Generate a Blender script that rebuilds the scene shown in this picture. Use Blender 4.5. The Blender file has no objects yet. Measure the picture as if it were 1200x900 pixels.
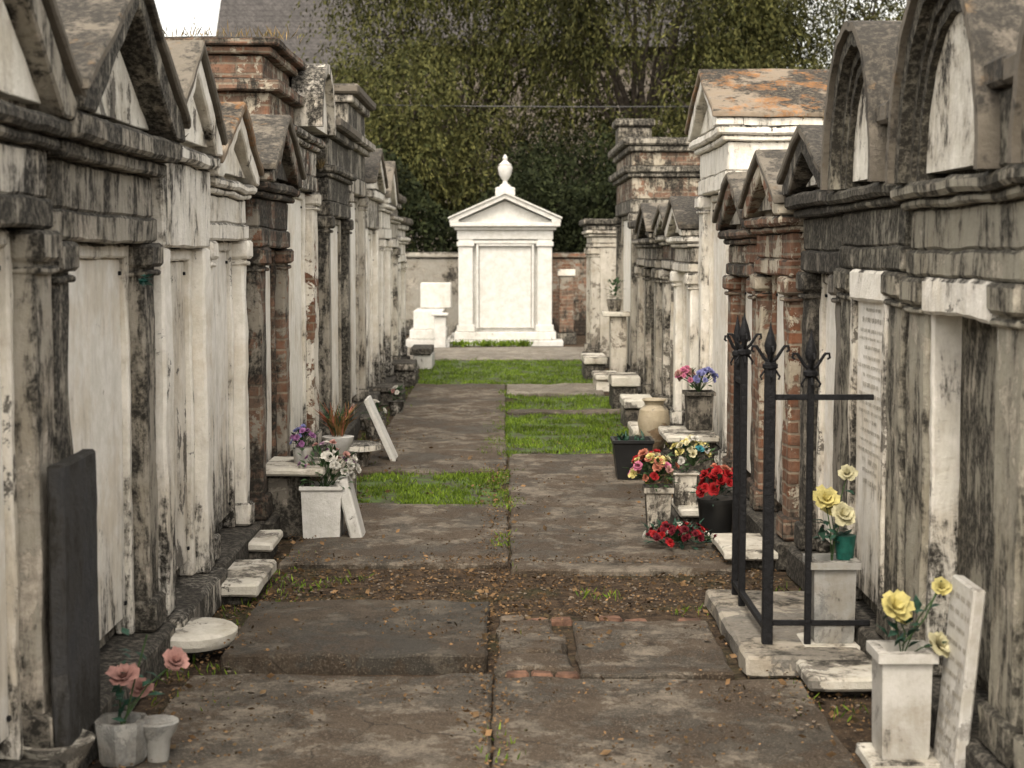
import bpy, bmesh, math, random
import numpy as np
from mathutils import Vector, Matrix, noise
random.seed(7); rng=np.random.default_rng(7)
scene=bpy.context.scene
U=random.uniform

# ------------------------------------------------------------------ materials
def nd(nt,typ,props=None,ins=None):
    n=nt.nodes.new(typ)
    for k,v in (props or {}).items(): setattr(n,k,v)
    for k,v in (ins or {}).items():
        s=n.inputs[k]
        if isinstance(v,bpy.types.NodeSocket): nt.links.new(v,s)
        else:
            if s.type=='RGBA' and len(v)==3: v=(*v,1)
            s.default_value=v
    return n
def newmat(name):
    m=bpy.data.materials.new(name); m.use_nodes=True
    nt=m.node_tree; nt.nodes.clear()
    out=nd(nt,'ShaderNodeOutputMaterial'); b=nd(nt,'ShaderNodeBsdfPrincipled')
    nt.links.new(b.outputs[0],out.inputs[0])
    return m,nt,b
def math_(nt,op,a,b=0.0,clamp=False):
    return nd(nt,'ShaderNodeMath',{'operation':op,'use_clamp':clamp},{0:a,1:b}).outputs[0]
def mixc(nt,f,a,b,bt='MIX'):
    n=nd(nt,'ShaderNodeMix',{'data_type':'RGBA','blend_type':bt})
    for i,v in ((0,f),(6,a),(7,b)):
        if isinstance(v,bpy.types.NodeSocket): nt.links.new(v,n.inputs[i])
        else: n.inputs[i].default_value=v if i==0 else (*v[:3],1)
    return n.outputs[2]
def mapr(nt,v,a,b,c=0.0,d=1.0):
    return nd(nt,'ShaderNodeMapRange',{'interpolation_type':'SMOOTHSTEP'},{0:v,1:a,2:b,3:c,4:d}).outputs[0]
def noise_(nt,vec,scale,detail=6,rough=.6,dist=0.0):
    return nd(nt,'ShaderNodeTexNoise',None,{'Vector':vec,'Scale':scale,'Detail':detail,'Roughness':rough,'Distortion':dist}).outputs[0]
def coords(nt,rand=True):
    g=nd(nt,'ShaderNodeNewGeometry')
    pos=g.outputs['Position']
    if rand:
        oi=nd(nt,'ShaderNodeObjectInfo')
        o=math_(nt,'MULTIPLY',oi.outputs['Random'],41.0)
        cx=nd(nt,'ShaderNodeCombineXYZ',None,{0:o,1:o,2:o}).outputs[0]
        p2=nd(nt,'ShaderNodeVectorMath',{'operation':'ADD'},{0:pos,1:cx}).outputs[0]
    else: p2=pos
    return g,pos,p2
def scalev(nt,v,s):
    return nd(nt,'ShaderNodeVectorMath',{'operation':'MULTIPLY'},{0:v,1:s}).outputs[0]
def brickcol(nt,pos,c1=(.23,.105,.06),c2=(.13,.07,.045),mortar=(.25,.21,.16),bw=.2,rh=.067):
    sp=nd(nt,'ShaderNodeSeparateXYZ',None,{0:pos})
    u=math_(nt,'ADD',sp.outputs[0],sp.outputs[1])
    wob=noise_(nt,pos,6.0,2,.5)
    zz=math_(nt,'ADD',sp.outputs[2],math_(nt,'MULTIPLY',wob,.02))
    v=nd(nt,'ShaderNodeCombineXYZ',None,{0:u,1:zz,2:0.0}).outputs[0]
    b=nd(nt,'ShaderNodeTexBrick',None,{'Vector':v,'Color1':c1,'Color2':c2,'Mortar':mortar,'Scale':1.0,'Mortar Size':.008,'Mortar Smooth':.3,'Brick Width':bw,'Row Height':rh})
    n=noise_(nt,pos,9.0,4,.7)
    return mixc(nt,.65,b.outputs[0],mixc(nt,mapr(nt,n,.3,.7),(.25,.2,.16),(1.3,1.2,1.1)),'MULTIPLY'), b.outputs[1]

def weather(name,paint,under=(.2,.185,.16),mold=.5,peel=.3,brick=False,moldcol=(.026,.024,.020),lichen=.0,lichcol=(.26,.13,.04),streak=.5,rough=.9,bump=.5,yellow=.35,top=.04,base=.12,haze=.42,baseh=.5):
    m,nt,b=newmat(name)
    g,pos,p=coords(nt)
    rnd=[x for x in nt.nodes if x.type=='OBJECT_INFO'][0].outputs['Random']
    sp=nd(nt,'ShaderNodeSeparateXYZ',None,{0:pos}); z=sp.outputs[2]
    nz=nd(nt,'ShaderNodeSeparateXYZ',None,{0:g.outputs['Normal']}).outputs[2]
    nA=noise_(nt,p,2.4,7,.72,.2)
    nS=noise_(nt,scalev(nt,p,(6,6,1.25)),1.7,6,.74,.5)
    nD=noise_(nt,scalev(nt,p,(24,24,3.2)),1.5,3,.65)
    nF=noise_(nt,p,38,4,.76)
    nM=noise_(nt,p,9,6,.78)
    v=math_(nt,'MULTIPLY',nA,1-streak-.12)
    v=math_(nt,'ADD',v,math_(nt,'MULTIPLY',nS,streak))
    v=math_(nt,'ADD',v,math_(nt,'MULTIPLY',nM,.24))
    v=math_(nt,'ADD',v,math_(nt,'MULTIPLY',nD,.08))
    v=math_(nt,'SUBTRACT',v,.10)
    v=math_(nt,'ADD',v,math_(nt,'MULTIPLY',math_(nt,'SUBTRACT',rnd,.5),.09))
    v=math_(nt,'ADD',v,mapr(nt,z,.0,baseh,base,0))
    v=math_(nt,'ADD',v,mapr(nt,z,1.5,2.1,0,top))
    v=math_(nt,'ADD',v,mapr(nt,nz,.1,.9,0,.10))
    t=.70-.30*mold
    mf=mapr(nt,v,t-.015,t+.065)
    mf=math_(nt,'MULTIPLY',mf,mapr(nt,nF,.32,.58,.5,1.0))
    hz=mapr(nt,v,t-.13,t+.02,0,haze)
    nP=noise_(nt,p,3.3,8,.76,.4)
    nP=math_(nt,'ADD',nP,mapr(nt,z,0,.6,.07,0))
    tp=.68-.26*peel
    pm=mapr(nt,nP,tp,tp+.012)
    pv=mixc(nt,mapr(nt,nM,.34,.66),tuple(c*.80*(1 if i<2 else .96) for i,c in enumerate(paint)),paint)
    pv=mixc(nt,math_(nt,'MULTIPLY',mapr(nt,nA,.46,.62),yellow),pv,tuple(c*k for c,k in zip(paint,(.70,.61,.47))))
    pv=mixc(nt,math_(nt,'MULTIPLY',mapr(nt,nP,tp-.012,tp),.45),pv,tuple(c*.4 for c in paint))
    if brick:
        bc,bf=brickcol(nt,pos)
        un=bc
    else:
        un=mixc(nt,mapr(nt,nF,.3,.7),tuple(c*.55 for c in under),under)
    c=mixc(nt,pm,pv,un)
    c=mixc(nt,hz,c,(.19,.165,.13))
    c=mixc(nt,mf,c,moldcol)
    if lichen>0:
        nl=noise_(nt,p,5.0,5,.7)
        lf=mapr(nt,nl,.66-.3*lichen,.76-.3*lichen)
        lf=math_(nt,'MULTIPLY',lf,mapr(nt,z,1.5,2.1,.1,1.0))
        lf=math_(nt,'MULTIPLY',lf,mapr(nt,nF,.38,.58,.25,1))
        c=mixc(nt,math_(nt,'MULTIPLY',lf,.8),c,mixc(nt,mapr(nt,nM,.35,.65),tuple(k*.4 for k in lichcol),lichcol))
    nt.links.new(c,b.inputs['Base Color']); b.inputs['Roughness'].default_value=rough
    b.inputs['Specular IOR Level'].default_value=.2
    h=math_(nt,'ADD',math_(nt,'MULTIPLY',nF,.55),math_(nt,'MULTIPLY',nM,.8))
    h=math_(nt,'SUBTRACT',h,math_(nt,'MULTIPLY',pm,.45))
    if brick: h=math_(nt,'SUBTRACT',h,math_(nt,'MULTIPLY',math_(nt,'MULTIPLY',bf,pm),.8))
    bp=nd(nt,'ShaderNodeBump',None,{'Strength':bump,'Distance':.02,'Height':h})
    nt.links.new(bp.outputs[0],b.inputs['Normal'])
    return m
def simple(name,col,rough=.8,var=.35,scale=20,spec=.3,metal=0,bump=.2,attr=False,sss=0,trans=0):
    m,nt,b=newmat(name)
    g,pos,p=coords(nt)
    n=noise_(nt,p,scale,3,.65)
    lo=tuple(c*(1-var) for c in col); hi=tuple(min(1,c*(1+var*.6)) for c in col)
    c=mixc(nt,mapr(nt,n,.3,.7),lo,hi)
    if attr:
        a=nd(nt,'ShaderNodeAttribute',{'attribute_name':'rnd'})
        c=mixc(nt,a.outputs['Fac'],mixc(nt,1.0,c,(.45,.5,.45),'MULTIPLY'),mixc(nt,1.0,c,(1.6,1.45,1.2),'MULTIPLY'))
    nt.links.new(c,b.inputs['Base Color'])
    b.inputs['Roughness'].default_value=rough; b.inputs['Specular IOR Level'].default_value=spec
    b.inputs['Metallic'].default_value=metal
    if bump:
        bp=nd(nt,'ShaderNodeBump',None,{'Strength':bump,'Distance':.01,'Height':n})
        nt.links.new(bp.outputs[0],b.inputs['Normal'])
    if trans:
        out=[x for x in nt.nodes if x.type=='OUTPUT_MATERIAL'][0]
        tl=nd(nt,'ShaderNodeBsdfTranslucent',None,{'Color':c})
        mx=nd(nt,'ShaderNodeMixShader',None,{0:trans,1:b.outputs[0],2:tl.outputs[0]})
        nt.links.new(mx.outputs[0],out.inputs[0])
    return m

M={}
M['white']=weather('white_limewash',(.87,.83,.75),mold=.40,peel=.22,streak=.45,base=.15,baseh=1.1,haze=.3)
M['white_old']=weather('flaking_limewash',(.82,.77,.68),mold=.57,peel=.45,streak=.5)
M['white_brick']=weather('limewash_over_brick',(.82,.77,.68),mold=.52,peel=.6,brick=True,streak=.45)
M['white_clean']=weather('fresh_white_paint',(.60,.59,.56),mold=.06,peel=.0,streak=.5,yellow=.12,top=0,base=.1,haze=.2)
M['tymp']=weather('pediment_panel_paint',(.84,.80,.71),mold=.44,peel=.32,streak=.2,top=0)
M['grey']=weather('grey_cement_render',(.42,.39,.33),under=(.58,.52,.43),mold=.70,peel=.46,streak=.5,lichen=.15,lichcol=(.36,.32,.24))
M['grey_mossy']=weather('mould_blackened_render',(.36,.34,.275),under=(.55,.50,.40),mold=.74,peel=.50,streak=.5,lichen=.1,lichcol=(.36,.32,.24),moldcol=(.034,.031,.025))
M['grey_dark']=weather('blackened_cement_render',(.23,.21,.18),under=(.46,.42,.35),mold=.74,peel=.44,streak=.45,lichen=.15,lichcol=(.34,.3,.23))
M['grey_lite']=weather('pale_cement_render',(.57,.53,.46),under=(.25,.22,.18),mold=.55,peel=.42,streak=.5)
M['wall_stone']=weather('grey_wall_render',(.30,.285,.25),under=(.42,.39,.33),mold=.6,peel=.5,streak=.1)
M['slate_slab']=weather('dark_slate_slab',(.040,.042,.046),under=(.07,.07,.07),mold=.5,peel=.2,streak=.5,haze=.1)
M['brick']=weather('weathered_brick',(.54,.48,.38),mold=.54,peel=.76,brick=True,streak=.35)
M['brick_dark']=weather('blackened_brick',(.33,.30,.25),mold=.66,peel=.84,brick=True,streak=.3)
M['roof']=weather('lichened_roof_slab',(.14,.123,.10),under=(.16,.14,.115),mold=.55,peel=.42,lichen=.22,streak=.1,top=0,base=0,lichcol=(.22,.15,.085),moldcol=(.038,.035,.03))
M['roof_orange']=weather('orange_lichen_slab',(.24,.19,.14),under=(.27,.23,.18),mold=.50,peel=.4,lichen=.52,streak=.1,top=0,base=0,lichcol=(.36,.17,.06))
M['marble']=weather('marble_tablet',(.88,.845,.775),under=(.62,.57,.5),mold=.27,peel=.12,streak=.6,rough=.55,bump=.15,yellow=.4,top=0,base=.16,haze=.3,baseh=.9)
M['marble_vase']=weather('vase_marble',(.56,.54,.5),under=(.42,.4,.36),mold=.26,peel=.3,streak=.3,rough=.5,bump=.2,top=0,base=.03)
M['marble_grey']=weather('grey_veined_marble',(.36,.355,.335),under=(.27,.27,.255),mold=.36,peel=.4,streak=.3,rough=.5,bump=.2,top=0,base=.05)
M['ledge']=weather('stone_ledge',(.60,.57,.50),mold=.38,peel=.25,streak=.1,top=0,base=-.05)
M['curb']=weather('curb_stone',(.36,.325,.27),mold=.44,peel=.4,streak=.1,top=0,base=-.05)
M['ink']=simple('engraved_lettering',(.36,.33,.27),.9,.4)
M['iron']=simple('wrought_iron',(.008,.008,.009),.65,.5,60,.25,0,.5)
M['blackpot']=simple('black_plastic',(.012,.012,.012),.45,.3,8,.4)
M['stem']=simple('stem_green',(.04,.075,.025),.7,.4)
M['leafg']=simple('leaf_green',(.035,.075,.025),.6,.5,30,trans=.2)
M['leafd']=simple('leaf_dark_green',(.015,.05,.03),.6,.5,30)
M['teal']=simple('teal_foil',(.01,.08,.06),.5,.3,30)
for k,c in dict(f_pink=(.38,.21,.18),f_red=(.33,.015,.018),f_dred=(.12,.01,.018),f_white=(.6,.58,.52),f_yellow=(.58,.51,.2),f_cream=(.56,.52,.33),f_purple=(.38,.17,.36),f_lilac=(.24,.25,.48),f_coral=(.46,.17,.11),f_hot=(.55,.18,.28),f_teal=(.06,.26,.3),f_dry=(.22,.13,.05)).items():
    M[k]=simple(k.replace('f_','petal_'),c,.7,.3,25,.2,0,.1,trans=.25)
M['bark']=simple('bark',(.05,.04,.03),.95,.5,12,bump=.8)
M['ceramic']=weather('glazed_urn',(.40,.34,.24),under=(.25,.17,.1),mold=.45,peel=.35,streak=.3,rough=.4,top=0,base=0)
M['house_trim']=simple('house_trim',(.4,.38,.34),.7,.2)
M['glass']=simple('window_glass',(.02,.022,.025),.1,.2,3,.6,bump=0)

def ground_mat():
    m,nt,b=newmat('soil_ground'); g,pos,p=coords(nt,False)
    n1=noise_(nt,p,1.3,5,.65); n2=noise_(nt,p,14,5,.75); n3=noise_(nt,p,70,4,.7)
    c=mixc(nt,mapr(nt,n2,.35,.66),(.02,.0145,.010),(.088,.060,.038))
    c=mixc(nt,mapr(nt,n1,.5,.62,0,.5),c,(.04,.042,.018))
    c=mixc(nt,mapr(nt,n3,.58,.68,0,.7),c,(.18,.135,.09))
    nt.links.new(c,b.inputs['Base Color']); b.inputs['Roughness'].default_value=.95; b.inputs['Specular IOR Level'].default_value=.15
    h=math_(nt,'ADD',n2,math_(nt,'MULTIPLY',n3,.5))
    nt.links.new(nd(nt,'ShaderNodeBump',None,{'Strength':.9,'Distance':.03,'Height':h}).outputs[0],b.inputs['Normal'])
    return m
def concrete_mat(name,base=(.132,.112,.087),dark=(.034,.029,.022),soil=.85,stain=.85):
    m,nt,b=newmat(name); g,pos,p=coords(nt,False)
    n1=noise_(nt,p,1.0,8,.80,.15); n2=noise_(nt,p,7,7,.8,.1); n3=noise_(nt,p,110,4,.8); n4=noise_(nt,scalev(nt,p,(1.2,1,1)),2.3,8,.82,.1)
    c=mixc(nt,mapr(nt,n2,.36,.64),tuple(k*.5 for k in base),tuple(k*1.3 for k in base))
    c=mixc(nt,mapr(nt,n1,.475,.54,0,stain),c,dark)
    sm=mapr(nt,n4,.485,.53,0,soil)
    sm=math_(nt,'MULTIPLY',sm,mapr(nt,n3,.36,.54,.3,1))
    c=mixc(nt,sm,c,(.055,.036,.021))
    c=mixc(nt,mapr(nt,n3,.52,.66,0,.65),c,tuple(k*1.8 for k in base))
    c=mixc(nt,mapr(nt,n3,.43,.34,0,.65),c,tuple(k*.3 for k in base))
    wv=nd(nt,'ShaderNodeVectorMath',{'operation':'ADD'},{0:p,1:scalev(nt,nd(nt,'ShaderNodeTexNoise',None,{'Vector':p,'Scale':3.5,'Detail':5.0}).outputs[1],(.35,.35,.35))}).outputs[0]
    vo=nd(nt,'ShaderNodeTexVoronoi',{'feature':'DISTANCE_TO_EDGE'},{'Vector':wv,'Scale':.7}).outputs[0]
    cr=math_(nt,'MULTIPLY',mapr(nt,vo,.001,.005,1,0),mapr(nt,n1,.47,.52,1,0))
    c=mixc(nt,math_(nt,'MULTIPLY',cr,.7),c,(.02,.016,.012))
    nt.links.new(c,b.inputs['Base Color'])
    nt.links.new(mapr(nt,n1,.4,.65,.92,.65),b.inputs['Roughness']); b.inputs['Specular IOR Level'].default_value=.25
    h=math_(nt,'ADD',math_(nt,'MULTIPLY',n2,.6),math_(nt,'MULTIPLY',n3,.45))
    h=math_(nt,'ADD',h,math_(nt,'MULTIPLY',sm,.35))
    nt.links.new(nd(nt,'ShaderNodeBump',None,{'Strength':.7,'Distance':.015,'Height':h}).outputs[0],b.inputs['Normal'])
    return m
def turf_mat():
    m,nt,b=newmat('turf'); g,pos,p=coords(nt,False)
    n=noise_(nt,p,6,5,.7)
    c=mixc(nt,mapr(nt,n,.4,.6),(.035,.03,.018),(.055,.095,.015))
    nt.links.new(c,b.inputs['Base Color']); b.inputs['Roughness'].default_value=.95
    return m
def shingle_mat(name,c1,c2,rh=.16,bw=.22):
    m,nt,b=newmat(name); g,pos,p=coords(nt,False)
    c,f=brickcol(nt,pos,c1,c2,tuple(k*.35 for k in c2),bw,rh)
    nt.links.new(c,b.inputs['Base Color']); b.inputs['Roughness'].default_value=.9
    return m
M['soil']=ground_mat(); M['concrete']=concrete_mat('concrete_slab'); M['concrete_lite']=concrete_mat('pale_concrete',(.20,.18,.145),(.09,.08,.065),.4,.6)
M['concrete_dark']=concrete_mat('dark_concrete_slab',(.078,.067,.052),(.026,.023,.018),.6)
M['turf']=turf_mat()
M['grass']=simple('grass_blades',(.125,.20,.025),.7,.45,2.2,.2,0,0,attr=True,trans=.3)
M['foliage']=simple('tree_foliage',(.056,.060,.023),.8,.55,.6,.1,0,0,attr=True)
M['foliage2']=simple('hedge_foliage',(.018,.024,.011),.8,.5,1.2,.1,0,0,attr=True)
M['foliage3']=simple('autumn_foliage',(.13,.10,.055),.8,.5,1.2,.1,0,0,attr=True)
M['litter']=simple('dead_leaves',(.14,.092,.054),.9,.6,9,.2,0,0,attr=True)
M['rubble']=simple('rubble',(.15,.12,.09),.9,.5,9)
M['redbrick']=simple('red_brick',(.13,.07,.045),.9,.6,14,bump=.6)
M['shingle_wall']=shingle_mat('grey_shingle_wall',(.27,.25,.215),(.19,.17,.145))
M['slate']=shingle_mat('slate_roof',(.07,.067,.066),(.05,.048,.047),.2,.3)

# ------------------------------------------------------------------ mesh builder
def cutup(bm,maxlen,iters=4):
    for _ in range(iters):
        es=[e for e in bm.edges if e.calc_length()>maxlen]
        if not es: break
        bmesh.ops.subdivide_edges(bm,edges=es,cuts=1,use_grid_fill=True)
class B:
    def __init__(s): s.v=[];s.f=[];s.mi=[];s.sm=[];s.mats=[]
    def mat(s,k):
        if k not in s.mats: s.mats.append(k)
        return s.mats.index(k)
    def add(s,vs,fs,k,smooth=False):
        o=len(s.v); i=s.mat(k)
        s.v+= [tuple(v) for v in vs]
        for f in fs: s.f.append(tuple(o+j for j in f)); s.mi.append(i); s.sm.append(smooth)
    def addbm(s,bm,k,smooth=True,bev=0,cut=0,jit=0,jf=3.0):
        bmesh.ops.recalc_face_normals(bm,faces=bm.faces)
        if bev:
            bmesh.ops.bevel(bm,geom=list(bm.edges),offset=bev,segments=1,affect='EDGES',clamp_overlap=True)
        if cut: cutup(bm,cut)
        if jit:
            for v in bm.verts:
                c=v.co
                n=noise.noise_vector(c*jf+Vector((3.1,7.7,1.3)))
                n2=noise.noise_vector(c*jf*4)
                n3=noise.noise_vector(c*jf*11)
                v.co=c+n*jit+n2*jit*.6+n3*jit*.3
        bm.verts.index_update()
        s.add([v.co[:] for v in bm.verts],[[v.index for v in f.verts] for f in bm.faces],k,smooth)
        bm.free()
    def box(s,x0,x1,y0,y1,z0,z1,k,bev=.006,cut=0,jit=0,M4=None,jf=3.0):
        bm=bmesh.new(); bmesh.ops.create_cube(bm,size=1)
        for v in bm.verts:
            v.co=Vector(((x0+x1)/2+v.co.x*(x1-x0),(y0+y1)/2+v.co.y*(y1-y0),(z0+z1)/2+v.co.z*(z1-z0)))
        if bev:
            bev=min(bev,.3*min(abs(x1-x0),abs(y1-y0),abs(z1-z0)))
        if M4: bm.transform(M4)
        s.addbm(bm,k,True,bev,cut,jit,jf)
    def prism(s,pts,x0,x1,k,bev=.005,cut=0,jit=0):
        bm=bmesh.new()
        a=[bm.verts.new((x0,y,z)) for y,z in pts]; b=[bm.verts.new((x1,y,z)) for y,z in pts]
        bm.faces.new(a); bm.faces.new(b[::-1]); n=len(pts)
        for i in range(n): bm.faces.new((a[i],b[i],b[(i+1)%n],a[(i+1)%n]))
        s.addbm(bm,k,True,bev,cut,jit)
    def ring(s,ym,zc,ri,ro,x0,x1,k,n=20,t0=0,t1=math.pi):
        vs=[];fs=[]
        for i in range(n+1):
            t=t0+(t1-t0)*i/n
            j=1+.012*math.sin(i*2.3)
            for r in (ri,ro):
                for x in (x0,x1): vs.append((x,ym+math.cos(t)*r[0]*j,zc+math.sin(t)*r[1]*j))
        for i in range(n):
            a=i*4;b=a+4
            fs+=[(a,b,b+1,a+1),(a+2,a+3,b+3,b+2),(a,a+2,b+2,b),(a+1,b+1,b+3,a+3)]
        fs+=[(0,1,3,2),(n*4,n*4+2,n*4+3,n*4+1)]
        s.add(vs,fs,k,True)
    def lathe(s,prof,c,k,n=20,square=False,sx=1,sy=1,rot=0,smooth=True,cap=True):
        if square: n=4; rot+=math.pi/4
        vs=[];fs=[]
        q=math.sqrt(2) if square else 1
        for r,z in prof:
            for i in range(n):
                a=rot+2*math.pi*i/n
                vs.append((c[0]+math.cos(a)*r*q*sx,c[1]+math.sin(a)*r*q*sy,c[2]+z))
        for j in range(len(prof)-1):
            for i in range(n):
                fs.append((j*n+i,j*n+(i+1)%n,(j+1)*n+(i+1)%n,(j+1)*n+i))
        if cap:
            fs.append(tuple(range(n))[::-1]); fs.append(tuple((len(prof)-1)*n+i for i in range(n)))
        s.add(vs,fs,k,smooth and not square)
    def tube(s,pts,r,k,n=6,r1=None):
        pts=[Vector(p) for p in pts]; vs=[];fs=[]; m=len(pts)
        for i,p in enumerate(pts):
            d=(pts[min(i+1,m-1)]-pts[max(i-1,0)]).normalized()
            u=d.orthogonal().normalized() if i==0 else (u-d*u.dot(d)).normalized()
            w=d.cross(u); rr=r if r1 is None else r+(r1-r)*i/(m-1)
            for j in range(n):
                a=2*math.pi*j/n; vs.append(p+u*math.cos(a)*rr+w*math.sin(a)*rr)
        for i in range(m-1):
            for j in range(n): fs.append((i*n+j,i*n+(j+1)%n,(i+1)*n+(j+1)%n,(i+1)*n+j))
        fs.append(tuple(range(n))[::-1]); fs.append(tuple((m-1)*n+j for j in range(n)))
        s.add(vs,fs,k,True)
    def blossom(s,c,d,sz,k):
        c=Vector(c); d=Vector(d).normalized(); u=d.orthogonal().normalized(); w=d.cross(u)
        for ring,(np_,tilt,ln) in enumerate(((6,1.15,1.0),(5,.75,.85),(4,.35,.65))):
            for q in range(np_):
                a=2*math.pi*(q+ring*.5)/np_+U(-.2,.2); e=u*math.cos(a)+w*math.sin(a); t=w*math.cos(a)-u*math.sin(a)
                L=sz*ln*U(.75,1.15); W=sz*.42*ln*1.2*U(.8,1.15); vs=[];
                for vi in range(3):
                    v=vi/2; tl=tilt*(.6+.5*v)
                    for ui in (-1,0,1):
                        ww=W*(.35,1.0,.65)[vi]*ui
                        h=L*v*math.cos(tl)+ (.10*sz*abs(ui)*v)+U(-.03,.03)*sz; rr=L*v*math.sin(tl)+.03*sz
                        vs.append(c+e*rr+d*h+t*ww)
                s.add(vs,[(0,1,4,3),(1,2,5,4),(3,4,7,6),(4,5,8,7)],k,True)
    def leaf(s,c,d,L,W,k):
        c=Vector(c); d=Vector(d).normalized(); sd=d.cross(Vector((U(-.3,.3),U(-.3,.3),1))).normalized()
        n=sd.cross(d)
        m=c+d*L*.5+n*L*.12
        s.add([c,m+sd*W*.5-n*W*.15,c+d*L-n*L*.1,m-sd*W*.5-n*W*.15,m],[(0,1,4),(1,2,4),(2,3,4),(3,0,4)],k,True)
    def make(s,name,parent=None,loc=None,sharp=35):
        me=bpy.data.meshes.new(name)
        off=Vector(loc) if loc is not None else Vector((0,0,0))
        me.from_pydata([tuple(Vector(v)-off) for v in s.v],[],s.f)
        me.polygons.foreach_set('material_index',s.mi); me.polygons.foreach_set('use_smooth',s.sm)
        for k in s.mats: me.materials.append(M[k])
        me.update()
        try: me.set_sharp_from_angle(angle=math.radians(sharp))
        except Exception: pass
        ob=bpy.data.objects.new(name,me); scene.collection.objects.link(ob)
        ob.location=off
        if parent: ob.parent=parent; ob.location=off-parent.location
        return ob
def empty(name,loc):
    e=bpy.data.objects.new(name,None); e.location=loc; e.empty_display_size=.2
    scene.collection.objects.link(e); return e
def leafmesh(name,P,D,L,W,mk,parent=None,flat=0):
    N=len(P); P=np.asarray(P,float); D=np.asarray(D,float); D/=np.linalg.norm(D,axis=1,keepdims=True)+1e-9
    R=rng.normal(size=(N,3)); S=np.cross(D,R); S/=np.linalg.norm(S,axis=1,keepdims=True)+1e-9
    L=np.broadcast_to(np.asarray(L,float).reshape(-1,1),(N,1)); W=np.broadcast_to(np.asarray(W,float).reshape(-1,1),(N,1))
    V=np.stack([P,P+D*L*.5+S*W*.5,P+D*L,P+D*L*.5-S*W*.5],1).reshape(-1,3)
    me=bpy.data.meshes.new(name); me.vertices.add(4*N); me.vertices.foreach_set('co',V.astype(np.float32).ravel())
    me.loops.add(4*N); me.loops.foreach_set('vertex_index',np.arange(4*N,dtype=np.int32))
    me.polygons.add(N); me.polygons.foreach_set('loop_start',np.arange(0,4*N,4,dtype=np.int32)); me.polygons.foreach_set('loop_total',np.full(N,4,dtype=np.int32))
    a=me.attributes.new('rnd','FLOAT','POINT'); a.data.foreach_set('value',np.repeat(rng.random(N),4).astype(np.float32))
    me.materials.append(M[mk]); me.update(calc_edges=True); me.validate()
    ob=bpy.data.objects.new(name,me); scene.collection.objects.link(ob)
    if parent: ob.parent=parent; ob.location=-parent.location
    return ob

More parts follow.
